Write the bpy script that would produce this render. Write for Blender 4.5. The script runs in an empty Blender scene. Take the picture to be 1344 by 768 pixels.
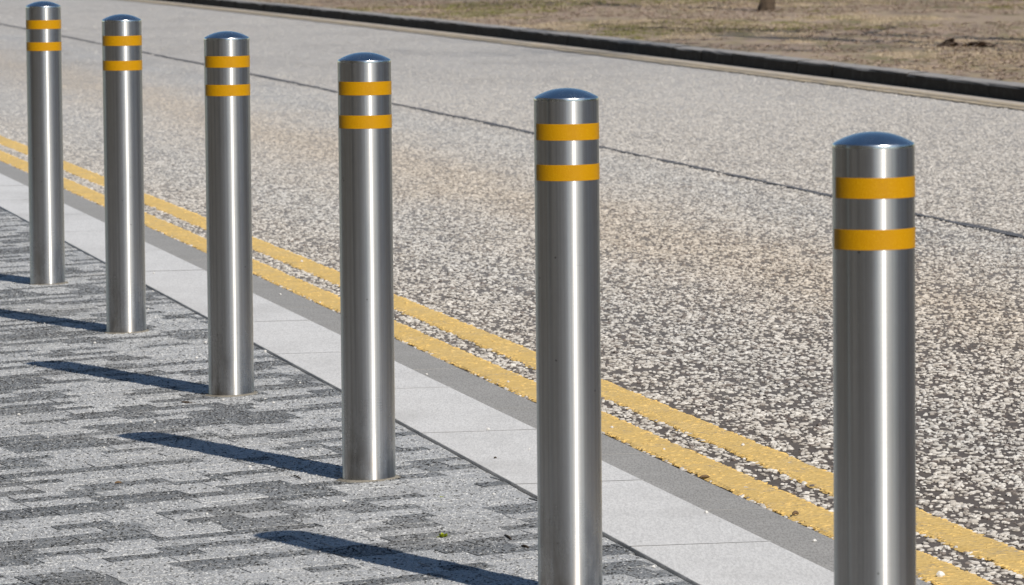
import bpy, math, random
import numpy as np
from mathutils import Vector, Matrix

rng = np.random.default_rng(7)
random.seed(7)
scene = bpy.context.scene
COL = scene.collection

# ------------------------------------------------------------------ camera numbers
F_PX, PW, PH = 6600.0, 1344.0, 768.0
CAM_H = 1.2255
PITCH = math.atan(515.0 / F_PX)
ROLL = 0.0095

def ray(x, y):
    u, v = (x - PW / 2) / F_PX, (y - PH / 2) / F_PX
    c, s = math.cos(ROLL), math.sin(ROLL)
    u, v = c * u - s * v, s * u + c * v
    return Vector((u, math.cos(PITCH) - v * math.sin(PITCH), -math.sin(PITCH) - v * math.cos(PITCH)))

def ground_at(x, y, zf):
    """point of the surface z = zf(X, Y) seen at a photo pixel"""
    d = ray(x, y)
    z = 0.0
    for _ in range(30):
        t = (z - CAM_H) / d.z
        z = zf(d.x * t, d.y * t)
    return Vector((d.x * t, d.y * t, z))

# ------------------------------------------------------------------ helpers
def mesh_obj(name, verts, faces, mat=None, parent=None, smooth=False, attrs=None):
    me = bpy.data.meshes.new(name)
    me.from_pydata([tuple(v) for v in verts], [], [tuple(f) for f in faces])
    if smooth:
        me.polygons.foreach_set('use_smooth', [True] * len(me.polygons))
    for an, (dom, vals) in (attrs or {}).items():
        a = me.attributes.new(an, 'FLOAT', dom)
        a.data.foreach_set('value', np.asarray(vals, dtype=np.float32))
    me.update()
    o = bpy.data.objects.new(name, me)
    COL.objects.link(o)
    if mat:
        me.materials.append(mat)
    if parent:
        o.parent = parent
    return o

def tag(o, label=None, cat=None, group=None, kind=None):
    if label: o['label'] = label
    if cat: o['category'] = cat
    if group: o['group'] = group
    if kind: o['kind'] = kind
    return o

def empty(name, loc, label, cat, group=None):
    o = bpy.data.objects.new(name, None)
    COL.objects.link(o)
    o.location = loc
    o.empty_display_size = 0.1
    return tag(o, label, cat, group)

class NT:
    """small node-tree writer"""
    def __init__(self, name):
        self.m = bpy.data.materials.new(name)
        self.m.use_nodes = True
        self.t = self.m.node_tree
        self.b = self.t.nodes['Principled BSDF']
        self.geo = self.t.nodes.new('ShaderNodeNewGeometry')
    def n(self, typ, **kw):
        nd = self.t.nodes.new(typ)
        for k, v in kw.items():
            setattr(nd, k, v)
        return nd
    def put(self, sock, v):
        if isinstance(v, bpy.types.NodeSocket):
            self.t.links.new(v, sock)
        elif v is not None:
            if hasattr(sock.default_value, '__len__') and not hasattr(v, '__len__'):
                v = (v, v, v, 1)[:len(sock.default_value)]
            if hasattr(sock.default_value, '__len__') and len(sock.default_value) == 4 and len(v) == 3:
                v = (*v, 1)
            sock.default_value = v
    def pos(self, scale=(1, 1, 1)):
        mp = self.n('ShaderNodeMapping')
        self.put(mp.inputs['Scale'], scale)
        self.t.links.new(self.geo.outputs['Position'], mp.inputs['Vector'])
        return mp.outputs[0]
    def obj(self, scale=(1, 1, 1)):
        tc = self.n('ShaderNodeTexCoord'); mp = self.n('ShaderNodeMapping')
        self.put(mp.inputs['Scale'], scale)
        self.t.links.new(tc.outputs['Object'], mp.inputs['Vector'])
        return mp.outputs[0]
    def noise(self, vec, scale, detail=3, rough=0.55, out='Fac', dist=0.0):
        nd = self.n('ShaderNodeTexNoise')
        self.put(nd.inputs['Vector'], vec); self.put(nd.inputs['Scale'], scale)
        self.put(nd.inputs['Detail'], detail); self.put(nd.inputs['Roughness'], rough)
        self.put(nd.inputs['Distortion'], dist)
        return nd.outputs[out]
    def vor(self, vec, scale, feature='F1', out='Distance', rand=1.0):
        nd = self.n('ShaderNodeTexVoronoi', feature=feature)
        self.put(nd.inputs['Vector'], vec); self.put(nd.inputs['Scale'], scale)
        self.put(nd.inputs['Randomness'], rand)
        return nd.outputs[out]
    def ramp(self, fac, stops, interp='LINEAR'):
        nd = self.n('ShaderNodeValToRGB')
        cr = nd.color_ramp; cr.interpolation = interp
        while len(cr.elements) < len(stops):
            cr.elements.new(0.5)
        for e, (p, c) in zip(cr.elements, stops):
            e.position = p
            e.color = (*c, 1) if hasattr(c, '__len__') else (c, c, c, 1)
        self.put(nd.inputs['Fac'], fac)
        return nd.outputs['Color']
    def mix(self, fac, a, b, mode='MIX'):
        nd = self.n('ShaderNodeMix', data_type='RGBA', blend_type=mode)
        self.put(nd.inputs[0], fac); self.put(nd.inputs[6], a); self.put(nd.inputs[7], b)
        return nd.outputs[2]
    def math(self, op, a, b=None, c=None, clamp=False):
        nd = self.n('ShaderNodeMath', operation=op, use_clamp=clamp)
        self.put(nd.inputs[0], a)
        if b is not None: self.put(nd.inputs[1], b)
        if c is not None: self.put(nd.inputs[2], c)
        return nd.outputs[0]
    def rng(self, v, a, b, c=0.0, d=1.0):
        nd = self.n('ShaderNodeMapRange')
        self.put(nd.inputs['Value'], v)
        for k, q in (('From Min', a), ('From Max', b), ('To Min', c), ('To Max', d)):
            nd.inputs[k].default_value = q
        return nd.outputs[0]
    def attr(self, name, typ='GEOMETRY', out='Fac'):
        nd = self.n('ShaderNodeAttribute', attribute_name=name, attribute_type=typ)
        return nd.outputs[out]
    def sep(self, v, axis):
        nd = self.n('ShaderNodeSeparateXYZ'); self.put(nd.inputs[0], v)
        return nd.outputs[axis]
    def bump(self, h, strength=0.5, dist=0.01, normal=None):
        nd = self.n('ShaderNodeBump')
        self.put(nd.inputs['Height'], h); self.put(nd.inputs['Strength'], strength)
        self.put(nd.inputs['Distance'], dist)
        if normal: self.put(nd.inputs['Normal'], normal)
        return nd.outputs[0]
    def out(self, col=None, rough=None, normal=None, metal=None, spec=None, **kw):
        b = self.b.inputs
        if col is not None: self.put(b['Base Color'], col)
        if rough is not None: self.put(b['Roughness'], rough)
        if normal is not None: self.put(b['Normal'], normal)
        if metal is not None: self.put(b['Metallic'], metal)
        if spec is not None: self.put(b['Specular IOR Level'], spec)
        for k, v in kw.items(): self.put(b[k], v)
        return self.m

# ------------------------------------------------------------------ plan of the street
def XC(Y):                       # road-side edge of the drainage channel
    return -0.000167 * Y * Y - 0.20446 * Y + 2.57662
def SL(Y):
    return -0.000334 * Y - 0.20446
def edge(Y, off):                # point at a perpendicular offset from XC
    s = SL(Y); q = math.hypot(1, s)
    return (XC(Y) + off / q, Y - off * s / q)
A_OFF, B_OFF, D_OFF, E_OFF, F_OFF = -0.412, -0.138, 0.110, 0.184, 0.291
def XK(Y):                       # foot of the kerb across the road
    return -0.000689 * Y * Y - 0.157181 * Y + 8.33803
def edgeK(Y, off):
    s = -0.001378 * Y - 0.157181; q = math.hypot(1, s)
    return (XK(Y) + off / q, Y - off * s / q)
G_FALL = 0.035
def z_pave(x, y):
    return -0.005 + G_FALL * ((x + 0.3085) + 0.2115 * (y - 10.7)) / 1.022
KERB_Z = 0.010
def s_far(x, y):                 # distance behind the far kerb foot
    s = -0.001378 * y - 0.157181
    return (x - XK(y)) / math.hypot(1, s)
def z_grass(x, y):
    s = s_far(x, y)
    return 0.096 + 0.013 * max(0.0, min(s, 60.0) - 0.15)

# ------------------------------------------------------------------ materials
def lane_tint(m):
    """dust between the wheel paths is tan, the paths themselves are worn grey"""
    P = m.geo.outputs['Position']
    X, Y = m.sep(P, 0), m.sep(P, 1)
    xc = m.math('ADD', m.math('MULTIPLY', m.math('MULTIPLY', Y, Y), -0.000167), m.math('MULTIPLY_ADD', Y, -0.20446, 2.57662))
    o = m.math('SUBTRACT', X, xc)
    o = m.math('ADD', o, m.math('MULTIPLY', m.math('SUBTRACT', m.noise(m.pos((1, .4, 1)), 1.1, 3, 0.6), 0.5), 0.9))
    d = m.math('ABSOLUTE', m.math('SUBTRACT', o, 1.75))
    tan = m.rng(d, 0.55, 0.1, 0.0, 1.0)
    e = m.math('ABSOLUTE', m.math('SUBTRACT', d, 0.95))
    grey = m.rng(e, 0.35, 0.05, 0.0, 1.0)
    near = m.rng(Y, 11.0, 15.0, 0.35, 1.0)
    t = m.mix(m.math('MULTIPLY', tan, m.math('MULTIPLY', near, 0.72)), (1.0, 0.995, 0.985), (1.0, 0.925, 0.83))
    return m.mix(m.math('MULTIPLY', grey, 0.75), t, (0.95, 0.975, 1.0))

def mat_road():
    m = NT('surface_dressing')
    p = m.pos()
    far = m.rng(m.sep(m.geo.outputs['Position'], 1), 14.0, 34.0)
    f1 = m.vor(p, 72)
    cell = m.vor(p, 72, out='Color')
    big = m.noise(p, 0.55, 4, 0.6)
    mot = m.noise(m.pos((1, 0.6, 1)), 7, 5, 0.75)
    big2 = m.noise(m.pos((1.0, 0.35, 1)), 1.3, 3, 0.5)
    dens = m.noise(p, 9, 3, 0.6)
    rnd = m.sep(cell, 0)
    lim = m.rng(dens, 0.3, 0.75, 0.9, 0.5)
    shown = m.math('LESS_THAN', rnd, lim)
    round_ = m.rng(f1, 0.34, 0.5, 1.0, 0.0)
    chip = m.math('MULTIPLY', shown, round_)
    keep = m.math('MULTIPLY', chip, far)
    chipcol = m.ramp(m.sep(cell, 1), [(0.0, (0.34, 0.31, 0.285)), (0.5, (0.50, 0.475, 0.45)), (1.0, (0.64, 0.62, 0.59))])
    binder = m.mix(m.noise(p, 60, 3, 0.7), (0.06, 0.049, 0.044), (0.165, 0.14, 0.122))
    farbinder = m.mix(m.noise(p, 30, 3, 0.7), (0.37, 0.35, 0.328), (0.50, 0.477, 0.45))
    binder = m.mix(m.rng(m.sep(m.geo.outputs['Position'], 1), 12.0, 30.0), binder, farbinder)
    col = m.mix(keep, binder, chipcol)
    tint = lane_tint(m)
    col = m.mix(1.0, col, tint, 'MULTIPLY')
    col = m.mix(1.0, col, m.ramp(mot, [(0.3, 0.80), (0.5, 1.0), (0.7, 1.12)]), 'MULTIPLY')
    dirt = m.rng(big2, 0.45, 0.8, 0.0, 0.32)
    col = m.mix(dirt, col, (0.22, 0.20, 0.185))
    h = m.math('ADD', m.math('MULTIPLY', keep, m.rng(f1, 0.0, 0.5, 1.0, 0.3)), m.math('MULTIPLY', m.noise(p, 120, 2), 0.35))
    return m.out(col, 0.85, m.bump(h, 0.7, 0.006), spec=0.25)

def mat_chip():
    m = NT('pale_chipping')
    oi = m.n('ShaderNodeObjectInfo')
    r = oi.outputs['Random']
    p = m.pos()
    Yp = m.sep(m.geo.outputs['Position'], 1)
    base = m.ramp(r, [(0.0, (0.13, 0.105, 0.095)), (0.10, (0.24, 0.21, 0.19)), (0.2, (0.40, 0.37, 0.33)), (0.6, (0.54, 0.51, 0.47)), (1.0, (0.67, 0.64, 0.595))])
    base = m.mix(m.rng(Yp, 16.0, 32.0, 0.0, 0.75), base, (0.53, 0.508, 0.48))
    big = m.noise(p, 0.55, 4, 0.6)
    tint = lane_tint(m)
    col = m.mix(1.0, base, tint, 'MULTIPLY')
    col = m.mix(m.rng(m.noise(p, 260, 3, 0.7), 0.5, 0.8, 0, 0.5), col, (0.30, 0.27, 0.24))
    return m.out(col, 0.8, m.bump(m.noise(p, 500, 2), 0.3, 0.002), spec=0.3)

def mat_yellow(name='yellow_paint', worn=0.0, pale=False):
    m = NT(name)
    p = m.pos()
    n1 = m.noise(p, 18, 4, 0.65)
    col = m.mix(n1, (0.60, 0.395, 0.115), (0.77, 0.54, 0.205))
    col = m.mix(m.rng(m.noise(p, 3.1, 4, 0.6), 0.5, 0.8, 0, 0.45), col, (0.66, 0.50, 0.25))
    if pale: col = m.mix(0.6, col, (0.60, 0.52, 0.40))
    wear = m.noise(p, 75, 4, 0.75)
    wear2 = m.noise(p, 7, 3, 0.6)
    w = m.math('ADD', wear, m.math('MULTIPLY', wear2, 0.5))
    gate = m.rng(w, 0.83 - worn * 0.32, 0.96 - worn * 0.22, 0.0, 0.85)
    spot = m.mix(m.noise(p, 140, 2), (0.10, 0.075, 0.05), (0.5, 0.45, 0.38))
    col = m.mix(gate, col, spot)
    h = m.math('ADD', m.vor(p, 75), m.math('MULTIPLY', m.noise(p, 200, 3), 0.7))
    return m.out(col, 0.75, m.bump(h, 0.55, 0.004), spec=0.3)

def mat_kerb():
    m = NT('pale_concrete')
    p = m.pos()
    col = m.mix(m.noise(p, 4, 5, 0.6), (0.63, 0.62, 0.605), (0.79, 0.78, 0.765))
    col = m.mix(m.rng(m.noise(m.pos((1, 0.5, 1)), 2.3, 5, 0.62), 0.50, 0.76, 0, 0.6), col, (0.42, 0.405, 0.385))
    col = m.mix(m.rng(m.noise(m.pos((1, .16, 1)), 260, 3, 0.8), 0.4, 0.62, 0, 0.55), col, (0.40, 0.395, 0.385))
    pits = m.math('LESS_THAN', m.vor(p, 55), 0.10)
    rare = m.math('LESS_THAN', m.sep(m.vor(p, 55, out='Color'), 0), 0.16)
    col = m.mix(m.math('MULTIPLY', m.math('MULTIPLY', pits, rare), 0.8), col, (0.08, 0.075, 0.07))
    # scuffs dragged across the strip
    sc = m.noise(m.pos((3, 26, 1)), 2.0, 4, 0.7)
    col = m.mix(m.rng(sc, 0.62, 0.78, 0, 0.35), col, (0.33, 0.32, 0.31))
    return m.out(col, 0.8, m.bump(m.noise(p, 350, 3), 0.25, 0.002), spec=0.3)

def mat_channel():
    m = NT('grey_concrete')
    p = m.pos()
    col = m.mix(m.noise(p, 6, 5, 0.65), (0.30, 0.29, 0.272), (0.46, 0.445, 0.425))
    col = m.mix(m.rng(m.noise(m.pos((2, 18, 1)), 1.5, 4, 0.7), 0.5, 0.8, 0, 0.5), col, (0.36, 0.35, 0.335))
    col = m.mix(m.rng(m.noise(m.pos((1, .2, 1)), 230, 3, 0.8), 0.42, 0.62, 0, 0.6), col, (0.15, 0.145, 0.135))
    return m.out(col, 0.8, m.bump(m.noise(p, 260, 3), 0.35, 0.003), spec=0.3)

def mat_paver():
    m = NT('granite_aggregate')
    p = m.pos()
    tone = m.attr('tone')
    base = m.ramp(tone, [(0.0, (0.15, 0.158, 0.165)), (0.33, (0.225, 0.235, 0.243)), (0.55, (0.39, 0.397, 0.40)), (1.0, (0.51, 0.517, 0.52))])
    sp = m.noise(p, 230, 2, 0.8)
    dark = m.rng(sp, 0.40, 0.52, 1.0, 0.0)
    lite = m.rng(sp, 0.53, 0.66, 0.0, 1.0)
    dk = m.mix(tone, (0.035, 0.038, 0.042), (0.20, 0.205, 0.21))
    lt = m.mix(tone, (0.50, 0.50, 0.50), (0.70, 0.70, 0.70))
    col = m.mix(m.math('MULTIPLY', dark, 0.85), base, dk)
    col = m.mix(m.math('MULTIPLY', lite, 0.75), col, lt)
    st = m.noise(p, 1.6, 5, 0.6)
    col = m.mix(m.rng(st, 0.5, 0.75, 0, 0.35), col, (0.36, 0.34, 0.31))
    return m.out(col, 0.75, m.bump(sp, 0.5, 0.003), spec=0.3)

def mat_grain():
    m = NT('aggregate_grain')
    v = m.attr('grain', 'INSTANCER')
    col = m.mix(1.0, m.ramp(v, [(0, 0.0), (1, 1.0)]), (0.985, 1.0, 1.01), 'MULTIPLY')
    return m.out(col, 0.7, spec=0.3)

def mat_sand():
    m = NT('jointing_sand')
    p = m.pos()
    col = m.mix(m.noise(p, 30, 4, 0.7), (0.05, 0.048, 0.045), (0.15, 0.14, 0.13))
    return m.out(col, 0.95)

def mat_gap():
    m = NT('dark_joint_grit')
    col = m.mix(m.noise(m.pos(), 60, 3, 0.7), (0.006, 0.0055, 0.005), (0.03, 0.026, 0.02))
    return m.out(col, 0.95)

def mat_pave_base():
    m = NT('plain_paving')
    p = m.pos()
    col = m.mix(m.noise(p, 12, 4, 0.7), (0.17, 0.175, 0.18), (0.40, 0.41, 0.42))
    return m.out(col, 0.85)

def mat_metal(name, brushed=True):
    m = NT(name)
    ob = m.obj((1, 1, 1))
    # fine turned grain runs round the tube
    grain = m.noise(m.pos((2.2, 2.2, 900)), 3.0, 4, 0.7)
    smear = m.noise(m.pos((9, 9, 1.6)), 3.0, 4, 0.6)
    zz = m.sep(m.obj(), 2)
    low = m.rng(zz, 0.0, 0.22, 1.0, 0.0)
    dirt = m.math('MULTIPLY', low, m.rng(m.noise(m.pos((18, 18, 7)), 2.0, 4, 0.65), 0.4, 0.75, 0.0, 1.0))
    specks = m.math('MULTIPLY', m.math('LESS_THAN', m.vor(m.pos(), 42), 0.085), m.math('LESS_THAN', m.sep(m.vor(m.pos(), 42, out='Color'), 0), 0.22))
    col = m.mix(grain, (0.52, 0.52, 0.522), (0.60, 0.60, 0.602))
    mirror_streaks = m.noise(m.pos((150, 150, 0.8)), 1.0, 3, 0.6)  # vertical streaks painted into the steel colour in place of reflections
    col = m.mix(m.rng(mirror_streaks, 0.40, 0.64, 0.0, 0.5), col, (0.33, 0.325, 0.315))
    scr = m.math('LESS_THAN', m.noise(m.pos((14, 14, 260)), 1.3, 2, 0.5), 0.235)
    col = m.mix(m.math('MULTIPLY', scr, 0.35), col, (0.25, 0.245, 0.24))
    col = m.mix(m.rng(smear, 0.5, 0.8, 0, 0.3), col, (0.36, 0.35, 0.33))
    col = m.mix(m.math('MULTIPLY', dirt, 0.65), col, (0.25, 0.21, 0.16))
    col = m.mix(m.math('MULTIPLY', specks, 0.6), col, (0.12, 0.11, 0.10))
    rough = m.math('ADD', m.rng(grain, 0.3, 0.7, 0.205, 0.25), m.math('MULTIPLY', dirt, 0.3))
    tan = m.n('ShaderNodeTangent', direction_type='RADIAL', axis='Z')
    kw = {}
    if brushed:
        kw = {'Anisotropic': 1.0, 'Anisotropic Rotation': 0.25, 'Tangent': tan.outputs[0]}
    m.out(col, rough, None, 1.0, **kw)
    # second, broader lobe: worn satin grain
    b2 = m.n('ShaderNodeBsdfPrincipled')
    m.put(b2.inputs['Base Color'], col); m.put(b2.inputs['Metallic'], 1.0)
    m.put(b2.inputs['Roughness'], 0.54); m.put(b2.inputs['Anisotropic'], 0.75)
    m.put(b2.inputs['Anisotropic Rotation'], 0.25); m.put(b2.inputs['Tangent'], tan.outputs[0])
    mx = m.n('ShaderNodeMixShader')
    m.put(mx.inputs[0], m.rng(smear, 0.35, 0.7, 0.28, 0.42))
    m.t.links.new(m.b.outputs[0], mx.inputs[1]); m.t.links.new(b2.outputs[0], mx.inputs[2])
    mo = [q for q in m.t.nodes if q.type == 'OUTPUT_MATERIAL'][0]
    m.t.links.new(mx.outputs[0], mo.inputs[0])
    return m.m

def mat_cap():
    m = NT('turned_steel_cap')
    g = m.noise(m.obj((1, 1, 1)), 60, 3, 0.6)
    col = m.mix(g, (0.62, 0.645, 0.65), (0.74, 0.765, 0.77))
    return m.out(col, m.rng(g, 0.3, 0.7, 0.20, 0.30), None, 1.0)

def mat_band():
    m = NT('amber_reflective_tape')
    hexv = m.vor(m.obj((1, 1, 1)), 330, feature='DISTANCE_TO_EDGE')
    net = m.rng(hexv, 0.0, 0.10, 1.0, 0.0)
    col = m.mix(m.math('MULTIPLY', net, 0.6), (0.415, 0.198, 0.0), (0.53, 0.30, 0.008))
    col = m.mix(m.rng(m.noise(m.obj(), 30, 4, 0.6), 0.55, 0.8, 0, 0.3), col, (0.36, 0.16, 0.005))
    return m.out(col, 0.38, m.bump(net, 0.25, 0.0006), spec=0.22)

def simple(name, c1, c2, scale, rough=0.85, bump=0.0, bscale=None):
    m = NT(name)
    p = m.pos()
    col = m.mix(m.rng(m.noise(p, scale, 4, 0.65), 0.3, 0.7), c1, c2)
    nrm = m.bump(m.noise(p, bscale or scale * 3, 4, 0.7), bump, 0.02) if bump else None
    return m.out(col, rough, nrm, spec=0.25)

def mat_farkerb():
    m = NT('old_stone_kerb')
    p = m.pos()
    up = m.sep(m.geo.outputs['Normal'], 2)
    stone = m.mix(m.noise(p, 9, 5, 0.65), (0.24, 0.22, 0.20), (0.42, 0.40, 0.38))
    moss = m.mix(m.noise(p, 14, 4, 0.7), (0.012, 0.009, 0.006), (0.036, 0.027, 0.019))  # mossy face, colour taken darker still to hold its shade
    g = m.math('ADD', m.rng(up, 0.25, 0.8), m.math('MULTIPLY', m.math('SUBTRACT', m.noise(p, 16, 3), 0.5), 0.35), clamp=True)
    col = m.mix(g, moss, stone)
    return m.out(col, 0.9, m.bump(m.noise(p, 90, 4, 0.7), 0.4, 0.01), spec=0.2)

def mat_turf():
    m = NT('worn_turf')
    p = m.pos()
    big = m.noise(m.pos((1.2, 0.28, 1)), 1.5, 5, 0.62)
    mid = m.noise(m.pos((1.6, 0.5, 1)), 6, 4, 0.65)
    fine = m.noise(m.pos((1, 0.6, 1)), 34, 4, 0.75)
    earth = m.mix(fine, (0.22, 0.158, 0.12), (0.47, 0.365, 0.29))
    straw = m.mix(fine, (0.25, 0.195, 0.12), (0.46, 0.37, 0.25))
    green = m.mix(fine, (0.085, 0.085, 0.03), (0.23, 0.21, 0.085))
    col = m.mix(m.rng(mid, 0.42, 0.6), earth, straw)
    col = m.mix(m.math('MULTIPLY', m.rng(big, 0.50, 0.66), 0.7), col, green)
    humus = m.rng(m.noise(m.pos((0.8, 0.22, 1)), 2.7, 5, 0.65), 0.56, 0.72)
    col = m.mix(m.math('MULTIPLY', humus, 0.85), col, (0.10, 0.075, 0.055))
    return m.out(col, 0.95, m.bump(fine, 0.6, 0.02), spec=0.15)

M = dict(road=mat_road(), chip=mat_chip(), yellow=mat_yellow(), yellow_far=mat_yellow('faded_yellow_paint', 0.75, True),
         kerb=mat_kerb(), channel=mat_channel(), paver=mat_paver(), grain=mat_grain(), sand=mat_sand(), gap=mat_gap(), pbase=mat_pave_base(),
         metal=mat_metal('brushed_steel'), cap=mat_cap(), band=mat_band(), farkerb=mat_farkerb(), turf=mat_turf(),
         mortar=simple('sandy_mortar', (0.15, 0.135, 0.11), (0.30, 0.275, 0.23), 40, 0.95, 0.4),
         bark=simple('tree_bark', (0.028, 0.02, 0.014), (0.125, 0.09, 0.062), 14, 0.95, 0.8, 30),
         twig=simple('dark_twig', (0.03, 0.025, 0.02), (0.075, 0.055, 0.04), 60),
         leaf=simple('dead_leaf_brown', (0.09, 0.06, 0.035), (0.18, 0.12, 0.07), 60),
         moss=simple('fresh_green', (0.22, 0.28, 0.015), (0.44, 0.48, 0.04), 150),
         white=simple('white_stone', (0.48, 0.47, 0.45), (0.72, 0.71, 0.69), 90, 0.7, 0.2),
         seal=simple('bitumen_joint', (0.07, 0.07, 0.077), (0.17, 0.17, 0.18), 25, 0.8, 0.4),
         dust=simple('gutter_dust', (0.40, 0.345, 0.29), (0.60, 0.54, 0.46), 8, 0.95, 0.4, 60),
         soil=simple('far_ground', (0.14, 0.12, 0.07), (0.24, 0.2, 0.12), 0.5, 0.95),
         dirtjoint=simple('dirty_mortar', (0.50, 0.49, 0.47), (0.74, 0.73, 0.71), 25, 0.95),
         straw=simple('dry_grass_blade', (0.29, 0.225, 0.145), (0.53, 0.43, 0.31), 3, 0.9),
         grass=simple('olive_grass_blade', (0.10, 0.10, 0.03), (0.26, 0.24, 0.09), 3, 0.9),
         heap=simple('dark_dead_leaves', (0.085, 0.062, 0.045), (0.22, 0.16, 0.12), 30),
         stone=simple('dark_sandstone', (0.10, 0.09, 0.075), (0.21, 0.19, 0.16), 0.6, 0.9, 0.3, 30),
         slate=simple('roof_slate', (0.05, 0.052, 0.06), (0.09, 0.092, 0.10), 3.0, 0.7),
         frame=simple('white_window_frame', (0.55, 0.54, 0.5), (0.7, 0.69, 0.66), 4.0, 0.6),
         pane=simple('window_glass', (0.02, 0.022, 0.026), (0.04, 0.042, 0.05), 1.0, 0.08),
         added_hedge=simple('evergreen_leaf', (0.025, 0.04, 0.015), (0.06, 0.085, 0.03), 2.0, 0.7),
         litter=simple('leaf_litter', (0.17, 0.12, 0.09), (0.50, 0.385, 0.30), 5, 0.9))

# ------------------------------------------------------------------ sheets
def strip(name, Ys, offs_z, mat, edgef=edge, kind='structure', jitter=None):
    """ribbon following the street: offs_z is a list of (offset, z) from left to right"""
    V, Fc = [], []
    n = len(offs_z)
    for i, Y in enumerate(Ys):
        for k, (o, z) in enumerate(offs_z):
            j = jitter(i, k) if jitter else 0.0
            x, y = edgef(Y, o + j)
            V.append((x, y, z))
    for i in range(len(Ys) - 1):
        for k in range(n - 1):
            a = i * n + k
            Fc.append((a, a + 1, a + n + 1, a + n))
    return tag(mesh_obj(name, V, Fc, mat), kind=kind)

YL = np.concatenate([np.arange(-30, 4, 2.0), np.arange(4, 40, 0.5), np.arange(40, 140, 4.0)])
ROAD_Z = 0.0
# base ground out to the horizon
R = 900
tag(mesh_obj('ground', [(-R, -R, -0.35), (R, -R, -0.35), (R, R, -0.35), (-R, R, -0.35)], [(0, 1, 2, 3)], M['soil']), kind='structure')

# road: from the channel to the far kerb
V, Fc = [], []
NR = 14
for Y in YL:
    a = edge(Y, -0.004); b = (XK(Y) + 0.05, Y)
    for k in range(NR + 1):
        f = k / NR
        V.append((a[0] * (1 - f) + b[0] * f, a[1] * (1 - f) + b[1] * f, ROAD_Z))
for i in range(len(YL) - 1):
    for k in range(NR):
        a = i * (NR + 1) + k
        Fc.append((a, a + 1, a + NR + 2, a + NR + 1))
tag(mesh_obj('road', V, Fc, M['road']), kind='structure')

# near kerb stones (pale) and drainage channel, each cast block separated by a fine joint
def block_run(name, o0, o1, z, length, y0, y1, mat, gap=0.003, bev=0.004, phase=0.0, skew=0.0, drop=0.12):
    V, Fc = [], []
    y = y0 + phase
    while y < y1:
        sub = max(2, int(length / 0.25) + 1)
        ys = np.linspace(y + gap / 2, y + length - gap / 2, sub)
        dz = random.uniform(-0.0003, 0.0003)
        prof = [(o0, z - drop), (o0, z - bev), (o0 + bev * .3, z - bev * .3), (o0 + bev, z), (o1 - bev, z), (o1 - bev * .3, z - bev * .3), (o1, z - bev), (o1, z - drop)]
        b0 = len(V); n = len(prof)
        for Y in ys:
            for (o, zz) in prof:
                x, yy = edge(Y + skew * (o - o0), o)
                V.append((x, yy, zz + dz))
        for i in range(len(ys) - 1):
            for k in range(n - 1):
                a = b0 + i * n + k
                Fc.append((a, a + 1, a + n + 1, a + n))
        Fc.append(tuple(b0 + k for k in range(n)))
        Fc.append(tuple(b0 + (len(ys) - 1) * n + k for k in range(n - 1, -1, -1)))
        y += length
    return tag(mesh_obj(name, V, Fc, mat), kind='structure')

block_run('kerb', A_OFF, B_OFF - 0.0015, KERB_Z, 1.03, -6.0, 60.0, M['kerb'], phase=0.04, bev=0.0022)
block_run('drainage_channel', B_OFF + 0.0015, -0.002, 0.004, 1.03, -6.0, 60.0, M['channel'], gap=0.006, phase=0.58)
strip('kerb_bedding', YL, [(A_OFF - 0.10, -0.05), (0.02, -0.05)], M['gap'])
V, Fc = [], []
for q in range(66):
    yj = -6 + 0.04 + q * 1.03
    w_ = random.uniform(0.006, 0.011)
    b0 = len(V)
    for k in range(9):
        o = A_OFF + (B_OFF - A_OFF) * k / 8
        for sgn in (-1, 1):
            x, y = edge(yj + sgn * w_ * random.uniform(0.3, 0.6), o)
            V.append((x, y, KERB_Z + 0.0008))
    for k in range(8):
        Fc.append((b0 + 2 * k, b0 + 2 * k + 1, b0 + 2 * k + 3, b0 + 2 * k + 2))
tag(mesh_obj('kerb_joint', V, Fc, M['dirtjoint']), kind='structure')
# dark grit line between paving and kerb
strip('paving_joint', np.arange(-6, 60, 0.25), [(A_OFF - 0.03, -0.012), (A_OFF + 0.01, -0.012)], M['gap'])

# yellow lines, 0.1 m wide each with slightly ragged edges
def ragged(amp, seed):
    r = np.random.default_rng(seed)
    N = 6000
    base = np.convolve(r.normal(0, 1, N * 2 + 40), np.ones(5) / 5, 'same')
    fine = r.normal(0, 1, N * 2 + 40)
    def f(i, k):
        if k in (0, 3):
            return amp * (1.1 * base[i + (N if k else 0)] + 0.5 * fine[i + (N if k else 0)])
        return 0.0
    return f
YF = np.concatenate([np.arange(2, 7, 0.1), np.arange(7, 30, 0.012), np.arange(30, 90, 0.2)])
strip('yellow_line', YF, [(0.004, 0.0012), (0.014, 0.005), (D_OFF - 0.012, 0.005), (D_OFF, 0.0012)], M['yellow'], jitter=ragged(0.0062, 1))
strip('yellow_line', YF, [(E_OFF, 0.0012), (E_OFF + 0.012, 0.005), (F_OFF - 0.012, 0.005), (F_OFF, 0.0012)], M['yellow'], jitter=ragged(0.0058, 2))
# worn pair of lines along the far kerb and the dusty gutter behind them
YG = np.arange(18, 110, 0.05)
strip('gutter', np.arange(10, 120, 1.0), [(-0.30, 0.004), (0.03, 0.004)], M['dust'], edgeK, jitter=None)
strip('yellow_line', YG, [(-0.235, 0.008), (-0.21, 0.008), (-0.18, 0.008), (-0.155, 0.008)], M['yellow_far'], edgeK, jitter=ragged(0.012, 3))
strip('yellow_line', YG, [(-0.355, 0.008), (-0.33, 0.008), (-0.30, 0.008), (-0.275, 0.008)], M['yellow_far'], edgeK, jitter=ragged(0.014, 4))

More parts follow.
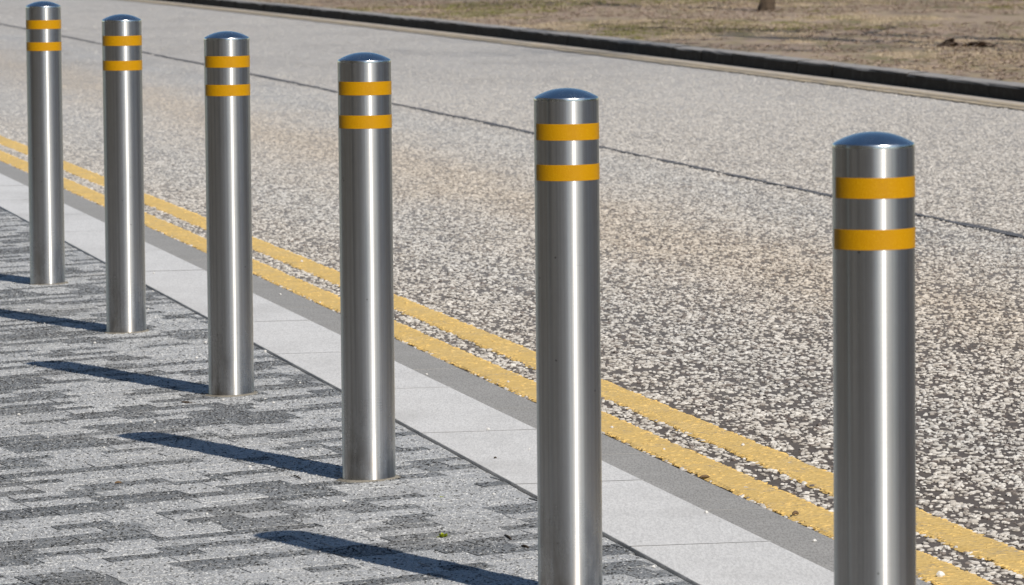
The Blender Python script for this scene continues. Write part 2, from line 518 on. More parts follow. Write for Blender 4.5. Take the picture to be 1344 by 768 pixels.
# sealed joint down the middle of the road
def XG(Y): return -0.000243822 * Y * Y - 0.192042 * Y + 5.37241
V, Fc = [], []
r = np.random.default_rng(5)
ys = np.arange(10, 75, 0.04)
w = np.convolve(r.normal(0, 1, len(ys) + 8), np.ones(9) / 9, 'valid')[:len(ys)]
wob = np.cumsum(r.normal(0, 0.0016, len(ys))); wob -= np.convolve(np.pad(wob, 30, 'edge'), np.ones(61) / 61, 'valid')
for i, Y in enumerate(ys):
    hw = max(0.004, 0.018 + 0.016 * w[i] + 0.002 * r.normal())
    x = XG(Y) + wob[i] * 1.0
    V += [(x - hw, Y, 0.005), (x + hw, Y, 0.005)]
for i in range(len(ys) - 1):
    Fc.append((2 * i, 2 * i + 1, 2 * i + 3, 2 * i + 2))
tag(mesh_obj('road_joint', V, Fc, M['seal']), kind='structure')

# ------------------------------------------------------------------ stone chippings bedded in the road
def chip_proto(i, flat):
    r = np.random.default_rng(100 + i)
    n = int(r.integers(6, 9))
    ang = np.sort((np.arange(n) + r.uniform(-0.32, 0.32, n)) * 2 * np.pi / n)
    rad = r.uniform(0.72, 1.1, n)
    el = r.uniform(0.62, 1.0)
    V, Fc = [], []
    for lev, (s, z) in enumerate(((1.0, -0.25), (1.04, 0.22), (0.62, 0.5))):
        for k in range(n):
            q = s * rad[k] * (1 + r.uniform(-0.12, 0.12))
            V.append((0.5 * q * math.cos(ang[k]), 0.5 * q * el * math.sin(ang[k]), flat * (z + r.uniform(-0.09, 0.09))))
    V.append((r.uniform(-.1, .1), r.uniform(-.1, .1), flat * (0.56 + r.uniform(-.06, .12))))
    for lev in range(2):
        for k in range(n):
            a, b = lev * n + k, lev * n + (k + 1) % n
            Fc.append((a, b, b + n, a + n))
    for k in range(n):
        Fc.append((2 * n + k, 2 * n + (k + 1) % n, 3 * n))
    return V, Fc

def proto_collection(cname, mat, count, flat):
    c = bpy.data.collections.new(cname)
    for i in range(count):
        V, Fc = chip_proto(i, flat)
        me = bpy.data.meshes.new('stone_chip_shape')
        me.from_pydata(V, [], Fc); me.materials.append(mat)
        o = bpy.data.objects.new('stone_chip_shape', me)
        c.objects.link(o)
    return c

def scatter(name, P, Rv, S, coll, label, cat):
    me = bpy.data.meshes.new(name)
    me.vertices.add(len(P))
    me.vertices.foreach_set('co', np.asarray(P, np.float32).ravel())
    a = me.attributes.new('rot', 'FLOAT_VECTOR', 'POINT'); a.data.foreach_set('vector', np.asarray(Rv, np.float32).ravel())
    a = me.attributes.new('scl', 'FLOAT_VECTOR', 'POINT'); a.data.foreach_set('vector', np.asarray(S, np.float32).ravel())
    a = me.attributes.new('pick', 'INT', 'POINT'); a.data.foreach_set('value', rng.integers(0, len(coll.objects), len(P)).astype(np.int32))
    o = bpy.data.objects.new(name, me); COL.objects.link(o)
    ng = bpy.data.node_groups.new(name + '_nodes', 'GeometryNodeTree')
    ng.interface.new_socket('Geometry', in_out='INPUT', socket_type='NodeSocketGeometry')
    ng.interface.new_socket('Geometry', in_out='OUTPUT', socket_type='NodeSocketGeometry')
    N, L = ng.nodes, ng.links
    gi, go = N.new('NodeGroupInput'), N.new('NodeGroupOutput')
    iop = N.new('GeometryNodeInstanceOnPoints'); ci = N.new('GeometryNodeCollectionInfo')
    ci.inputs['Collection'].default_value = coll
    ci.inputs['Separate Children'].default_value = True
    ci.inputs['Reset Children'].default_value = True
    def na(nm, dt):
        q = N.new('GeometryNodeInputNamedAttribute'); q.data_type = dt; q.inputs['Name'].default_value = nm
        return q.outputs['Attribute']
    e2r = N.new('FunctionNodeEulerToRotation')
    L.new(na('rot', 'FLOAT_VECTOR'), e2r.inputs[0])
    L.new(gi.outputs[0], iop.inputs['Points']); L.new(ci.outputs[0], iop.inputs['Instance'])
    iop.inputs['Pick Instance'].default_value = True
    L.new(na('pick', 'INT'), iop.inputs['Instance Index'])
    L.new(e2r.outputs[0], iop.inputs['Rotation'])
    L.new(na('scl', 'FLOAT_VECTOR'), iop.inputs['Scale'])
    L.new(iop.outputs[0], go.inputs[0])
    md = o.modifiers.new('scatter', 'NODES'); md.node_group = ng
    return tag(o, label, cat, kind='stuff')

def smooth_noise(x, y, seed, cell):
    """cheap value noise for densities"""
    r = np.random.default_rng(seed); T = r.random((256, 256))
    u, v = x / cell, y / cell
    i, j = np.floor(u).astype(int), np.floor(v).astype(int)
    fu, fv = u - i, v - j
    fu = fu * fu * (3 - 2 * fu); fv = fv * fv * (3 - 2 * fv)
    g = lambda a, b: T[a % 256, b % 256]
    return (g(i, j) * (1 - fu) + g(i + 1, j) * fu) * (1 - fv) + (g(i, j + 1) * (1 - fu) + g(i + 1, j + 1) * fu) * fv

def xc_np(Y): return -0.000167 * Y * Y - 0.20446 * Y + 2.57662
def off_np(x, y): return (x - xc_np(y)) / np.sqrt(1 + (0.000334 * y + 0.20446) ** 2)

DENS = 4700
y0, y1 = 7.6, 38.0
NTOT = int(DENS * (y1 - y0) * 9.9)
py = rng.uniform(y0, y1, NTOT)
px = rng.uniform(-5.0, 4.9, NTOT)
of = off_np(px, py)
lim = 0.112 * py + 0.55
in_line = ((of > 0.004) & (of < D_OFF)) | ((of > E_OFF) & (of < F_OFF))
edge_band = (np.abs(of - D_OFF) < 0.007) | (np.abs(of - E_OFF) < 0.007) | (np.abs(of - F_OFF) < 0.007) | (np.abs(of - 0.004) < 0.007)
dn = 0.55 * smooth_noise(px, py, 1, 0.045) + 0.45 * smooth_noise(px, py, 2, 0.17)
prob = np.clip(0.54 + 1.0 * (dn - 0.40), 0.2, 1.0)
fade = np.clip((38.0 - py) / 17.0, 0.0, 1) ** 1.3
keep = (of > 0.0) & (np.abs(px) < lim) & (rng.random(NTOT) < prob * fade)
keep &= (~in_line) | (edge_band & (rng.random(NTOT) < 0.55)) | (rng.random(NTOT) < 0.02)
px, py = px[keep], py[keep]
n2 = 260000
qy = rng.uniform(21, 64, n2); qx = rng.uniform(-13, 6.5, n2)
kx = -0.000689 * qy * qy - 0.157181 * qy + 8.33803
k2 = (off_np(qx, qy) > F_OFF) & (qx < kx - 0.5) & (np.abs(qx) < 0.112 * qy + 0.6)
k2 &= rng.random(n2) < np.clip((qy - 21) / 12, 0, 1) * np.clip((64 - qy) / 10, 0, 1) * np.clip(0.2 + 1.2 * smooth_noise(qx, qy * 0.6, 3, 0.35), 0, 1)
px, py = np.concatenate([px, qx[k2]]), np.concatenate([py, qy[k2]])
n = len(px)
size = np.clip(rng.normal(0.0120, 0.0032, n), 0.005, 0.0205)
P = np.stack([px, py, np.full(n, 0.0012) + rng.uniform(-0.0012, 0.0012, n) * 1.0], 1)
Rv = np.stack([rng.normal(0, 0.10, n), rng.normal(0, 0.10, n), rng.uniform(0, 6.283, n)], 1)
S = np.stack([size * rng.uniform(0.9, 1.25, n), size, size * rng.uniform(0.5, 0.95, n) * np.clip(1.15 - py / 60.0, 0.5, 1)], 1)
chips = proto_collection('chip_shapes', M['chip'], 9, 0.52)
scatter('road_chippings', P, Rv, S, chips, 'pale stone chippings pressed into the dark road binder', 'chippings')
print('chips', n)
n3 = 60000
qy = rng.uniform(8, 26, n3); pick_ = rng.random(n3) < 0.5
qo = np.where(pick_, rng.uniform(0.008, D_OFF - 0.006, n3), rng.uniform(E_OFF + 0.006, F_OFF - 0.006, n3))
sl = -0.000334 * qy - 0.20446; qq = np.sqrt(1 + sl * sl)
qx = xc_np(qy) + qo / qq; qy = qy - qo * sl / qq
k3 = (np.abs(qx) < 0.112 * qy + 0.4) & (rng.random(n3) < 0.25 + 0.9 * (smooth_noise(qx, qy, 4, 0.06) - 0.2))
qx, qy = qx[k3], qy[k3]; m3 = len(qx)
sz = np.clip(rng.normal(0.0115, 0.003, m3), 0.006, 0.018)
scatter('painted_chippings', np.stack([qx, qy, np.full(m3, 0.0030)], 1), np.stack([rng.normal(0, .1, m3), rng.normal(0, .1, m3), rng.uniform(0, 6.28, m3)], 1),
        np.stack([sz * 1.2, sz, sz * rng.uniform(0.38, 0.68, m3)], 1), proto_collection('painted_chip_shapes', M['yellow'], 6, 0.5),
        'yellow painted stone chippings standing through the double yellow lines', 'chippings')

# ------------------------------------------------------------------ block paving
TH = math.radians(21.0)
e1 = np.array([math.cos(TH), math.sin(TH)]); e2 = np.array([-math.sin(TH), math.cos(TH)])
def clip_half(poly, nx, ny, c):
    out = []
    for i in range(len(poly)):
        p, q = poly[i], poly[(i + 1) % len(poly)]
        dp, dq = nx * p[0] + ny * p[1] - c, nx * q[0] + ny * q[1] - c
        if dp <= 0: out.append(p)
        if (dp < 0) != (dq < 0) and dp != dq:
            t = dp / (dp - dq)
            out.append((p[0] + t * (q[0] - p[0]), p[1] + t * (q[1] - p[1])))
    return out
V, Fc, tone = [], [], []
GP, GT = [], []
O = np.array([0.0, 13.0])
bmin, bmax = -9.0, 18.0
b = bmin
rp = random.Random(11)
while b < bmax:
    w = rp.choice([0.066, 0.075, 0.075, 0.086])
    a = -7.0 + rp.uniform(0, 0.2)
    dark_run = 0
    while a < 9.0:
        L = rp.choice([0.09, 0.12, 0.15, 0.15, 0.19])
        c = O + e1 * (a + L / 2) + e2 * (b + w / 2)
        if 5.5 < c[1] < 27 and off_np(c[0], c[1]) < A_OFF + 0.25 and off_np(c[0], c[1]) > A_OFF - 3.6 and abs(c[0]) < 0.112 * c[1] + 1.2:
            g = 0.0012
            poly = [tuple(O + e1 * u + e2 * v) for u, v in ((a + g, b + g), (a + L - g, b + g), (a + L - g, b + w - g), (a + g, b + w - g))]
            s = SL(c[1]); q = math.hypot(1, s)
            ex, ey = edge(c[1], A_OFF - 0.0016 - 0.0022 * rp.random())
            nx, ny = 1 / q, -s / q
            poly = clip_half(poly, nx, ny, nx * ex + ny * ey)
            if len(poly) >= 3:
                ar = abs(sum(poly[i][0] * poly[(i + 1) % len(poly)][1] - poly[(i + 1) % len(poly)][0] * poly[i][1] for i in range(len(poly)))) / 2
                if ar > 2e-4:
                    cx = sum(p[0] for p in poly) / len(poly); cy = sum(p[1] for p in poly) / len(poly)
                    dz = rp.uniform(-0.0008, 0.0008)
                    tx, ty = rp.uniform(-0.003, 0.003), rp.uniform(-0.003, 0.003)
                    m_ = len(poly); b0 = len(V)
                    def z_of(x, y): return z_pave(x, y) + dz + tx * (x - cx) + ty * (y - cy)
                    for lev in range(3):
                        for (x, y) in poly:
                            dd = math.hypot(x - cx, y - cy)
                            k = max(0.0, 1 - 0.0010 / dd) if lev == 2 else 1.0
                            X, Y = cx + (x - cx) * k, cy + (y - cy) * k
                            V.append((X, Y, z_of(X, Y) + (-0.012, -0.0006, 0.0)[lev]))
                    t = (rp.uniform(0.0, 0.36) if rp.random() < 0.44 else rp.uniform(0.62, 1.0))
                    if 8.2 < cy < 21.5 and -0.11 * cy - 0.5 < cx:
                        for _ in range(int(ar * 8000 * (1.0 if cy < 15 else 0.75))):
                            u_, v_ = rp.uniform(a + .0042, a + L - .0042), rp.uniform(b + .004, b + w - .004)
                            gx, gy = O + e1 * u_ + e2 * v_
                            if nx * gx + ny * gy < nx * ex + ny * ey - 0.004:
                                GP.append((gx, gy, z_of(gx, gy) + 0.0002))
                                r_ = rp.random()
                                if t < 0.5:
                                    GT.append(rp.uniform(0.02, 0.05) if r_ < 0.5 else rp.uniform(0.11, 0.2) if r_ < 0.83 else rp.uniform(0.30, 0.45))
                                else:
                                    GT.append(rp.uniform(0.05, 0.12) if r_ < 0.2 else rp.uniform(0.25, 0.33) if r_ < 0.5 else rp.uniform(0.42, 0.53))
                    for lev in range(2):
                        for k in range(m_):
                            i0, i1 = b0 + lev * m_ + k, b0 + lev * m_ + (k + 1) % m_
                            Fc.append((i0, i1, i1 + m_, i0 + m_)); tone.append(t)
                    Fc.append(tuple(b0 + 2 * m_ + k for k in range(m_))); tone.append(t)
        a += L
    b += w
tag(mesh_obj('block_paving', V, Fc, M['paver'], attrs={'tone': ('FACE', tone)}), kind='structure')
n = len(GP)
gsz = np.clip(rng.normal(0.0046, 0.0011, n), 0.0028, 0.0075)
Rv = np.stack([rng.normal(0, 0.12, n), rng.normal(0, 0.12, n), rng.uniform(0, 6.283, n)], 1)
S = np.stack([gsz * rng.uniform(0.9, 1.3, n), gsz, gsz * rng.uniform(0.6, 1.0, n)], 1)
grains = proto_collection('grain_shapes', M['grain'], 6, 0.5)
go_ = scatter('paving_grit', np.array(GP), Rv, S, grains, 'dark and pale aggregate grains exposed on the faces of the paving blocks', 'aggregate')
at = go_.data.attributes.new('grain', 'FLOAT', 'POINT'); at.data.foreach_set('value', np.array(GT, np.float32))
print('grains', n)
# bed under the blocks, and plain pavement carrying on around them
V, Fc = [], []
offs = (A_OFF - 0.004, A_OFF - 1.2, A_OFF - 2.4, A_OFF - 3.9)
for Y in YL:
    for o in offs:
        x, y = edge(Y, o)
        V.append((x, y, z_pave(x, y) - 0.006 if 5 < Y < 28 else z_pave(x, y) - 0.006))
for i in range(len(YL) - 1):
    for k in range(len(offs) - 1):
        a = i * len(offs) + k
        Fc.append((a, a + len(offs), a + len(offs) + 1, a + 1))
tag(mesh_obj('pavement', V, Fc, M['sand']), kind='structure')

# ------------------------------------------------------------------ bollards
R_B = 0.057
def lathe(prof, seg, a0=0.0, a1=2 * math.pi, closed=True):
    V, Fc = [], []
    n = len(prof)
    cnt = seg if closed else seg + 1
    for i in range(cnt):
        a = a0 + (a1 - a0) * i / seg
        for (r_, z) in prof:
            V.append((r_ * math.cos(a), r_ * math.sin(a), z))
    for i in range(seg):
        j = (i + 1) % cnt
        for k in range(n - 1):
            Fc.append((i * n + k, j * n + k, j * n + k + 1, i * n + k + 1))
    return V, Fc

def cap_profile(z0):
    hd = 0.0152
    pts = [(R_B, z0 - 0.006), (R_B, z0 - 0.0022), (R_B - 0.0005, z0 - 0.0008), (R_B - 0.0016, z0 + 0.0003)]
    r1, z1 = pts[-1]
    for k in range(1, 15):
        q = 1 - k / 14
        pts.append((max(r1 * q, 0.0), z1 + hd * (1 - q ** 2.15)))
    return pts

def arc_band(z0, z1, deg0, deg1, wob=0.0):
    """strip of tape stuck round the tube, 0.45 mm thick; wob lets its lap end climb a little"""
    seg = 90
    a0, a1 = math.radians(deg0), math.radians(deg1)
    V, Fc = [], []
    ri, ro = R_B - 0.0004, R_B + 0.00045
    for i in range(seg + 1):
        t = i / seg
        a = a0 + (a1 - a0) * t
        dz = wob * (t - 0.3)
        for (r_, z) in ((ri, z0), (ro - .0001, z0), (ro, z0 + .0004), (ro, z1 - .0004), (ro - .0001, z1), (ri, z1)):
            V.append((r_ * math.cos(a), r_ * math.sin(a), z + dz))
    for i in range(seg):
        for k in range(5):
            b0 = i * 6 + k
            Fc.append((b0, b0 + 6, b0 + 7, b0 + 1))
    Fc.append((0, 1, 2, 3, 4, 5)); Fc.append(tuple(seg * 6 + k for k in (5, 4, 3, 2, 1, 0)))
    return V, Fc

BOLL = [(-1.5124, 16.34, 0.9133), (-1.1138, 14.46, 0.9095), (-0.7073, 12.58, 0.9057), (-0.3096, 10.70, 0.9058), (0.0983, 8.82, 0.8959), (0.5010, 6.94, 0.9018)]
BLAB = ['stainless steel bollard farthest along the row, at the left edge of the photo',
        'slim steel bollard standing just before the farthest one, second from the left',
        'stainless steel bollard third from the left, whole shadow lying on the grey blocks',
        'stainless steel bollard fourth from the left, its foot showing in mid pavement',
        'tall near bollard with its foot cut off, before the double yellow lines, second from right',
        'nearest and widest steel bollard, rightmost, with its foot out of sight']
def make_bollard(x, y, ztop, label, i):
    z0 = z_pave(x, y)
    root = empty('bollard', (x, y, z0), label, 'bollard', 'steel bollards in a row along the kerb')
    root.rotation_euler.z = math.radians((0, 140, 65, 215, 300, 20)[i]) * 0
    h = ztop - z0 - 0.0152           # ring height
    V, Fc = lathe([(R_B, -0.12), (R_B, 0.0), (R_B, h * 0.25), (R_B, h * 0.5), (R_B, h * 0.75), (R_B, h - 0.006)], 128)
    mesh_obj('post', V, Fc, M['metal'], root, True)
    V, Fc = lathe(cap_profile(h), 128)
    mesh_obj('cap', V, Fc, M['cap'], root, True)
    lefts = ((-73, -70), (-70, -71), (-67, -68), (-70, -71), (-68, -69), (-69, -76))[i]
    w = ((0.0, 0.0), (0.0004, 0.0), (0, 0.0003), (0.0, 0.0), (0.0006, 0.0012), (0.0004, 0.0012))[i]
    for (zt, zb), dg, wb in zip(((0.0457, 0.0743), (0.117, 0.1450)), lefts, w):
        V, Fc = arc_band(h - zb, h - zt, -90 + dg, -90 + dg + 232, wb)
        mesh_obj('reflective_band', V, Fc, M['band'], root, False)
    # rough mortar filling round the foot
    r = np.random.default_rng(50 + i)
    V, Fc = [], []
    n = 40
    rad = 0.069 + 0.009 * np.convolve(np.tile(r.normal(0, 1, n), 3), np.ones(5) / 5, 'same')[n:2 * n]
    for k in range(n):
        a = 2 * math.pi * k / n
        for q, dz in ((0.9 * R_B, 0.0028), (R_B + 0.5 * (rad[k] - R_B), 0.0024), (rad[k], -0.001)):
            X, Y = q * math.cos(a), q * math.sin(a)
            V.append((X, Y, z_pave(x + X, y + Y) - z0 + dz))
    for k in range(n):
        j = (k + 1) % n
        for q in range(2):
            Fc.append((k * 3 + q, k * 3 + q + 1, j * 3 + q + 1, j * 3 + q))
    mesh_obj('mortar_collar', V, Fc, M['mortar'], root, True)
    return root
for i, (b_, lab) in enumerate(zip(BOLL, BLAB)):
    make_bollard(*b_, lab, i)

# ------------------------------------------------------------------ far kerb and grass
V, Fc = [], []
rk = random.Random(3)
Y = 8.0
while Y < 118:
    L = 0.9
    y_a, y_b = Y + 0.003, Y + L - 0.003
    dz, do = rk.uniform(-0.003, 0.003), rk.uniform(-0.004, 0.004)
    hz = 0.096 + dz
    prof = [(do, -0.1), (do + 0.004, hz - 0.018), (do + 0.009, hz - 0.006), (do + 0.02, hz), (do + 0.15, hz + 0.002), (do + 0.15, -0.1)]
    b0 = len(V); n = len(prof)
    ys = np.linspace(y_a, y_b, 5)
    chipk = rk.random() < 0.04
    for q, yy in enumerate(ys):
        for k, (o, z) in enumerate(prof):
            x, y = edgeK(yy, o + (rk.uniform(-0.003, 0.003) if k in (1, 2, 3) else 0))
            V.append((x, y, z + (rk.uniform(-0.002, 0.002) if k in (2, 3) else 0) - (0.025 if chipk and q == 0 and k in (1, 2, 3) else 0)))
    for q in range(4):
        for k in range(n - 1):
            a = b0 + q * n + k
            Fc.append((a, a + n, a + n + 1, a + 1))
    Fc.append(tuple(b0 + k for k in range(n))); Fc.append(tuple(b0 + 4 * n + k for k in range(n - 1, -1, -1)))
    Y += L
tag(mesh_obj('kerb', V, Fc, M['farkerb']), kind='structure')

# turf: ribbon grid behind the kerb
sv = np.concatenate([np.arange(0.148, 3, 0.12), np.arange(3, 12, 0.4), np.arange(12, 40, 2.5), np.array([45, 60, 90])])
yv = np.concatenate([np.arange(6, 24, 2.0), np.arange(24, 80, 0.35), np.arange(80, 125, 3.0)])
SS, YY = np.meshgrid(sv, yv)
nx_ = smooth_noise(SS + 50, YY + 50, 21, 1.7) - 0.5
n2_ = smooth_noise(SS + 9, YY + 3, 22, 0.5) - 0.5
V, Fc = [], []
for i in range(len(yv)):
    for j in range(len(sv)):
        x, y = edgeK(yv[i], sv[j])
        k = min(1.0, (sv[j] - 0.148) / 0.5)
        V.append((x, y, z_grass(x, y) + k * (0.016 * nx_[i, j] + 0.006 * n2_[i, j])))
n = len(sv)
for i in range(len(yv) - 1):
    for j in range(n - 1):
        a = i * n + j
        Fc.append((a, a + 1, a + n + 1, a + n))
tag(mesh_obj('turf', V, Fc, M['turf'], smooth=True), kind='structure')


# ------------------------------------------------------------------ grass and litter on the turf
def blade_collection(cname, mat, count, kind):
    c = bpy.data.collections.new(cname)
    for i in range(count):
        r = np.random.default_rng(300 + i + (50 if kind == 'leaf' else 0))
        V, Fc = [], []
        if kind == 'tuft':
            for q in range(16):
                a = r.uniform(0, 6.283); x0, y0_ = r.normal(0, 0.028, 2); h = r.uniform(0.005, 0.017); l = r.uniform(0.2, 1.4) * h
                wv = 0.0028
                b0 = len(V)
                V += [(x0 - wv * math.sin(a), y0_ + wv * math.cos(a), -0.004), (x0 + wv * math.sin(a), y0_ - wv * math.cos(a), -0.004),
                      (x0 + 0.5 * l * math.cos(a) + wv * .7 * math.sin(a), y0_ + 0.5 * l * math.sin(a) - wv * .7 * math.cos(a), h * 0.7),
                      (x0 + l * math.cos(a), y0_ + l * math.sin(a), h)]
                Fc += [(b0, b0 + 1, b0 + 2), (b0, b0 + 2, b0 + 3)]
        else:
            for q in range(3):
                x0, y0_ = r.normal(0, 0.03, 2); a = r.uniform(0, 6.283); L = r.uniform(0.016, 0.032)
                b0 = len(V)
                for u in (-1, -0.3, 0.4, 1):
                    wv = 0.42 * L * (1 - u * u * 0.85)
                    for sg in (-1, 1):
                        V.append((x0 + u * L * math.cos(a) - sg * wv * math.sin(a), y0_ + u * L * math.sin(a) + sg * wv * math.cos(a), 0.003 + 0.005 * abs(u) + r.uniform(0, 0.006)))
                for k in range(3):
                    Fc.append((b0 + 2 * k, b0 + 2 * k + 1, b0 + 2 * k + 3, b0 + 2 * k + 2))
        me = bpy.data.meshes.new(kind + '_shape'); me.from_pydata(V, [], Fc); me.materials.append(mat)
        c.objects.link(bpy.data.objects.new(kind + '_shape', me))
    return c
def field_points(n, seed, smax, thr, cell):
    r = np.random.default_rng(seed)
    y = r.uniform(27, 84, n); x = r.uniform(-14, 9.5, n)
    sl = -0.001378 * y - 0.157181
    so_ = (x - (-0.000689 * y * y - 0.157181 * y + 8.33803)) / np.sqrt(1 + sl * sl)
    d = 0.6 * smooth_noise(x * 1.0 + 40, y * 0.45 + 40, seed + 1, cell) + 0.4 * smooth_noise(x + 40, y * .6 + 40, seed + 2, cell * 0.3)
    k = (so_ > 0.16) & (so_ < smax) & (x < 0.115 * y + 0.6) & (d > thr) & (x > -0.115 * y - 0.5)
    x, y, so_ = x[k], y[k], so_[k]
    nx1 = smooth_noise(so_ + 50, y + 50, 21, 1.7) - 0.5; nx2 = smooth_noise(so_ + 9, y + 3, 22, 0.5) - 0.5
    z = 0.096 + 0.013 * np.clip(so_ - 0.15, 0, 60) + np.clip((so_ - 0.148) / 0.5, 0, 1) * (0.016 * nx1 + 0.006 * nx2)
    return np.stack([x, y, z], 1)
for nm, mat, kind, n0, seed, thr, cell, lab in (
        ('dry_grass', 'straw', 'tuft', 150000, 60, 0.53, 1.5, 'short dry straw coloured grass growing in patches beyond the far kerb'),
        ('green_grass', 'grass', 'tuft', 120000, 80, 0.62, 2.2, 'thin olive green grass growing in patches beyond the far kerb'),
        ('leaf_litter', 'litter', 'leaf', 90000, 90, 0.40, 1.1, 'brown fallen leaves strewn over the bare earth beyond the far kerb')):
    P = field_points(n0, seed, 16.0, thr, cell)
    n = len(P)
    sc_ = np.random.default_rng(seed + 5).uniform(0.6, 1.25, n)
    Rv = np.stack([np.zeros(n), np.zeros(n), np.random.default_rng(seed + 6).uniform(0, 6.283, n)], 1)
    scatter(nm, P, Rv, np.stack([sc_, sc_, sc_], 1), blade_collection(nm + '_shapes', M[mat], 6, kind), lab, 'leaves' if kind == 'leaf' else 'grass')
    print(nm, n)

# ------------------------------------------------------------------ bare trees
def tube(V, Fc, path, radii, seg=8):
    b0 = len(V)
    up = Vector((0.31, 0.2, 0.93))
    for i, p in enumerate(path):
        t = (path[min(i + 1, len(path) - 1)] - path[max(i - 1, 0)]).normalized()
        a = t.cross(up if abs(t.dot(up)) < 0.95 else Vector((1, 0, 0))).normalized(); b_ = t.cross(a)
        for k in range(seg):
            q = 2 * math.pi * k / seg
            V.append(p + radii[i] * (math.cos(q) * a + math.sin(q) * b_))
    for i in range(len(path) - 1):
        for k in range(seg):
            j = (k + 1) % seg
            Fc.append((b0 + i * seg + k, b0 + i * seg + j, b0 + (i + 1) * seg + j, b0 + (i + 1) * seg + k))
    Fc.append(tuple(b0 + (len(path) - 1) * seg + k for k in range(seg)))

def bare_tree(loc, height, r0, clear, seed, label, lean=(0.0, 0.0), depth=3, spread=0.9, flare=1.9):
    r = random.Random(seed)
    root = empty('bare_tree', loc, label, 'tree', 'bare trees on the turf beyond the road')
    V, Fc = [], []
    n = 18
    path, rad = [], []
    for i in range(n):
        t = i / (n - 1); z = height * 0.72 * t
        path.append(Vector((lean[0] * z + 0.03 * height * math.sin(3 * t + seed) * t * 0.6, lean[1] * z + 0.02 * height * math.sin(4 * t) * t, z - 0.1 if i == 0 else z)))
        fl = 1 + (flare - 1) * math.exp(-z / (0.7 * r0 + 0.05))
        rad.append(r0 * fl * (1 - 0.72 * t))
    # dense rings near the root flare
    extra = [0.03, 0.08, 0.15, 0.28]
    for q, zz in enumerate(extra):
        path.insert(1 + q, Vector((lean[0] * zz, lean[1] * zz, zz))); rad.insert(1 + q, r0 * (1 + (flare - 1) * math.exp(-zz / (0.7 * r0 + 0.05))))
    tube(V, Fc, path, rad, 14)
    for k, v in enumerate(V):          # buttressed foot
        if v.z < 0.5:
            a = math.atan2(v.y, v.x); f = 1 + 0.16 * math.sin(3 * a + seed) * math.exp(-max(v.z, 0) / 0.2)
            V[k] = Vector((v.x * f, v.y * f, v.z))
    mesh_obj('trunk', V, Fc, M['bark'], root, True)
    V, Fc = [], []
    def grow(p, d, L, rr, lev):
        pts, rads = [p.copy()], [rr]
        q, dd = p.copy(), d.copy()
        m_ = 5
        for i in range(m_):
            dd = (dd + Vector((r.uniform(-.25, .25), r.uniform(-.25, .25), r.uniform(-.05, .28)))).normalized()
            q = q + dd * (L / m_); pts.append(q.copy()); rads.append(max(rr * (1 - 0.8 * (i + 1) / m_), 0.008))
        tube(V, Fc, pts, rads, 5 if lev else 4)
        if lev > 0:
            for _ in range(r.randint(3, 4)):
                k = r.randint(2, m_)
                s_ = Vector((r.uniform(-1, 1), r.uniform(-1, 1), r.uniform(-.2, .8))).normalized()
                grow(pts[k], (dd * 0.7 + s_ * 0.8).normalized(), L * r.uniform(0.45, 0.65), max(rads[k] * 0.75, 0.005), lev - 1)
    for i in range(9):
        t = clear + (1 - clear) * i / 8
        k = min(int(t * (len(path) - 1)), len(path) - 1)
        a = i * 2.4 + r.uniform(-.4, .4)
        grow(path[k], Vector((spread * math.cos(a), spread * math.sin(a), 0.75)).normalized(), height * r.uniform(0.24, 0.36) * (1.15 - 0.5 * t), max(rad[k] * 0.55, 0.012), depth - 1)
    mesh_obj('crown', V, Fc, M['bark'], root, False)
    return root
tp = ground_at(1006, 14.5, z_grass)
bare_tree(tuple(tp), 9.5, 0.066, 0.35, 4, 'bare tree whose dark trunk foot shows at the top edge of the photo', lean=(0.16, 0.0), flare=1.35)
def gz(x, y): return (x, y, z_grass(x, y))
bare_tree(gz(4.75, 37.0), 8.8, 0.085, 0.6, 9, 'slender young bare tree just out of frame, casting one thin shadow over the grass', depth=2, flare=1.3)
bare_tree(gz(6.9, 31.4), 11.5, 0.16, 0.42, 15, 'tall spreading bare tree out of frame whose twigs shade the far road', lean=(0.01, 0.02), depth=3)
bare_tree(gz(9.6, 42.5), 10.5, 0.13, 0.4, 23, 'tall bare tree out of frame standing deepest in the turf', depth=3)


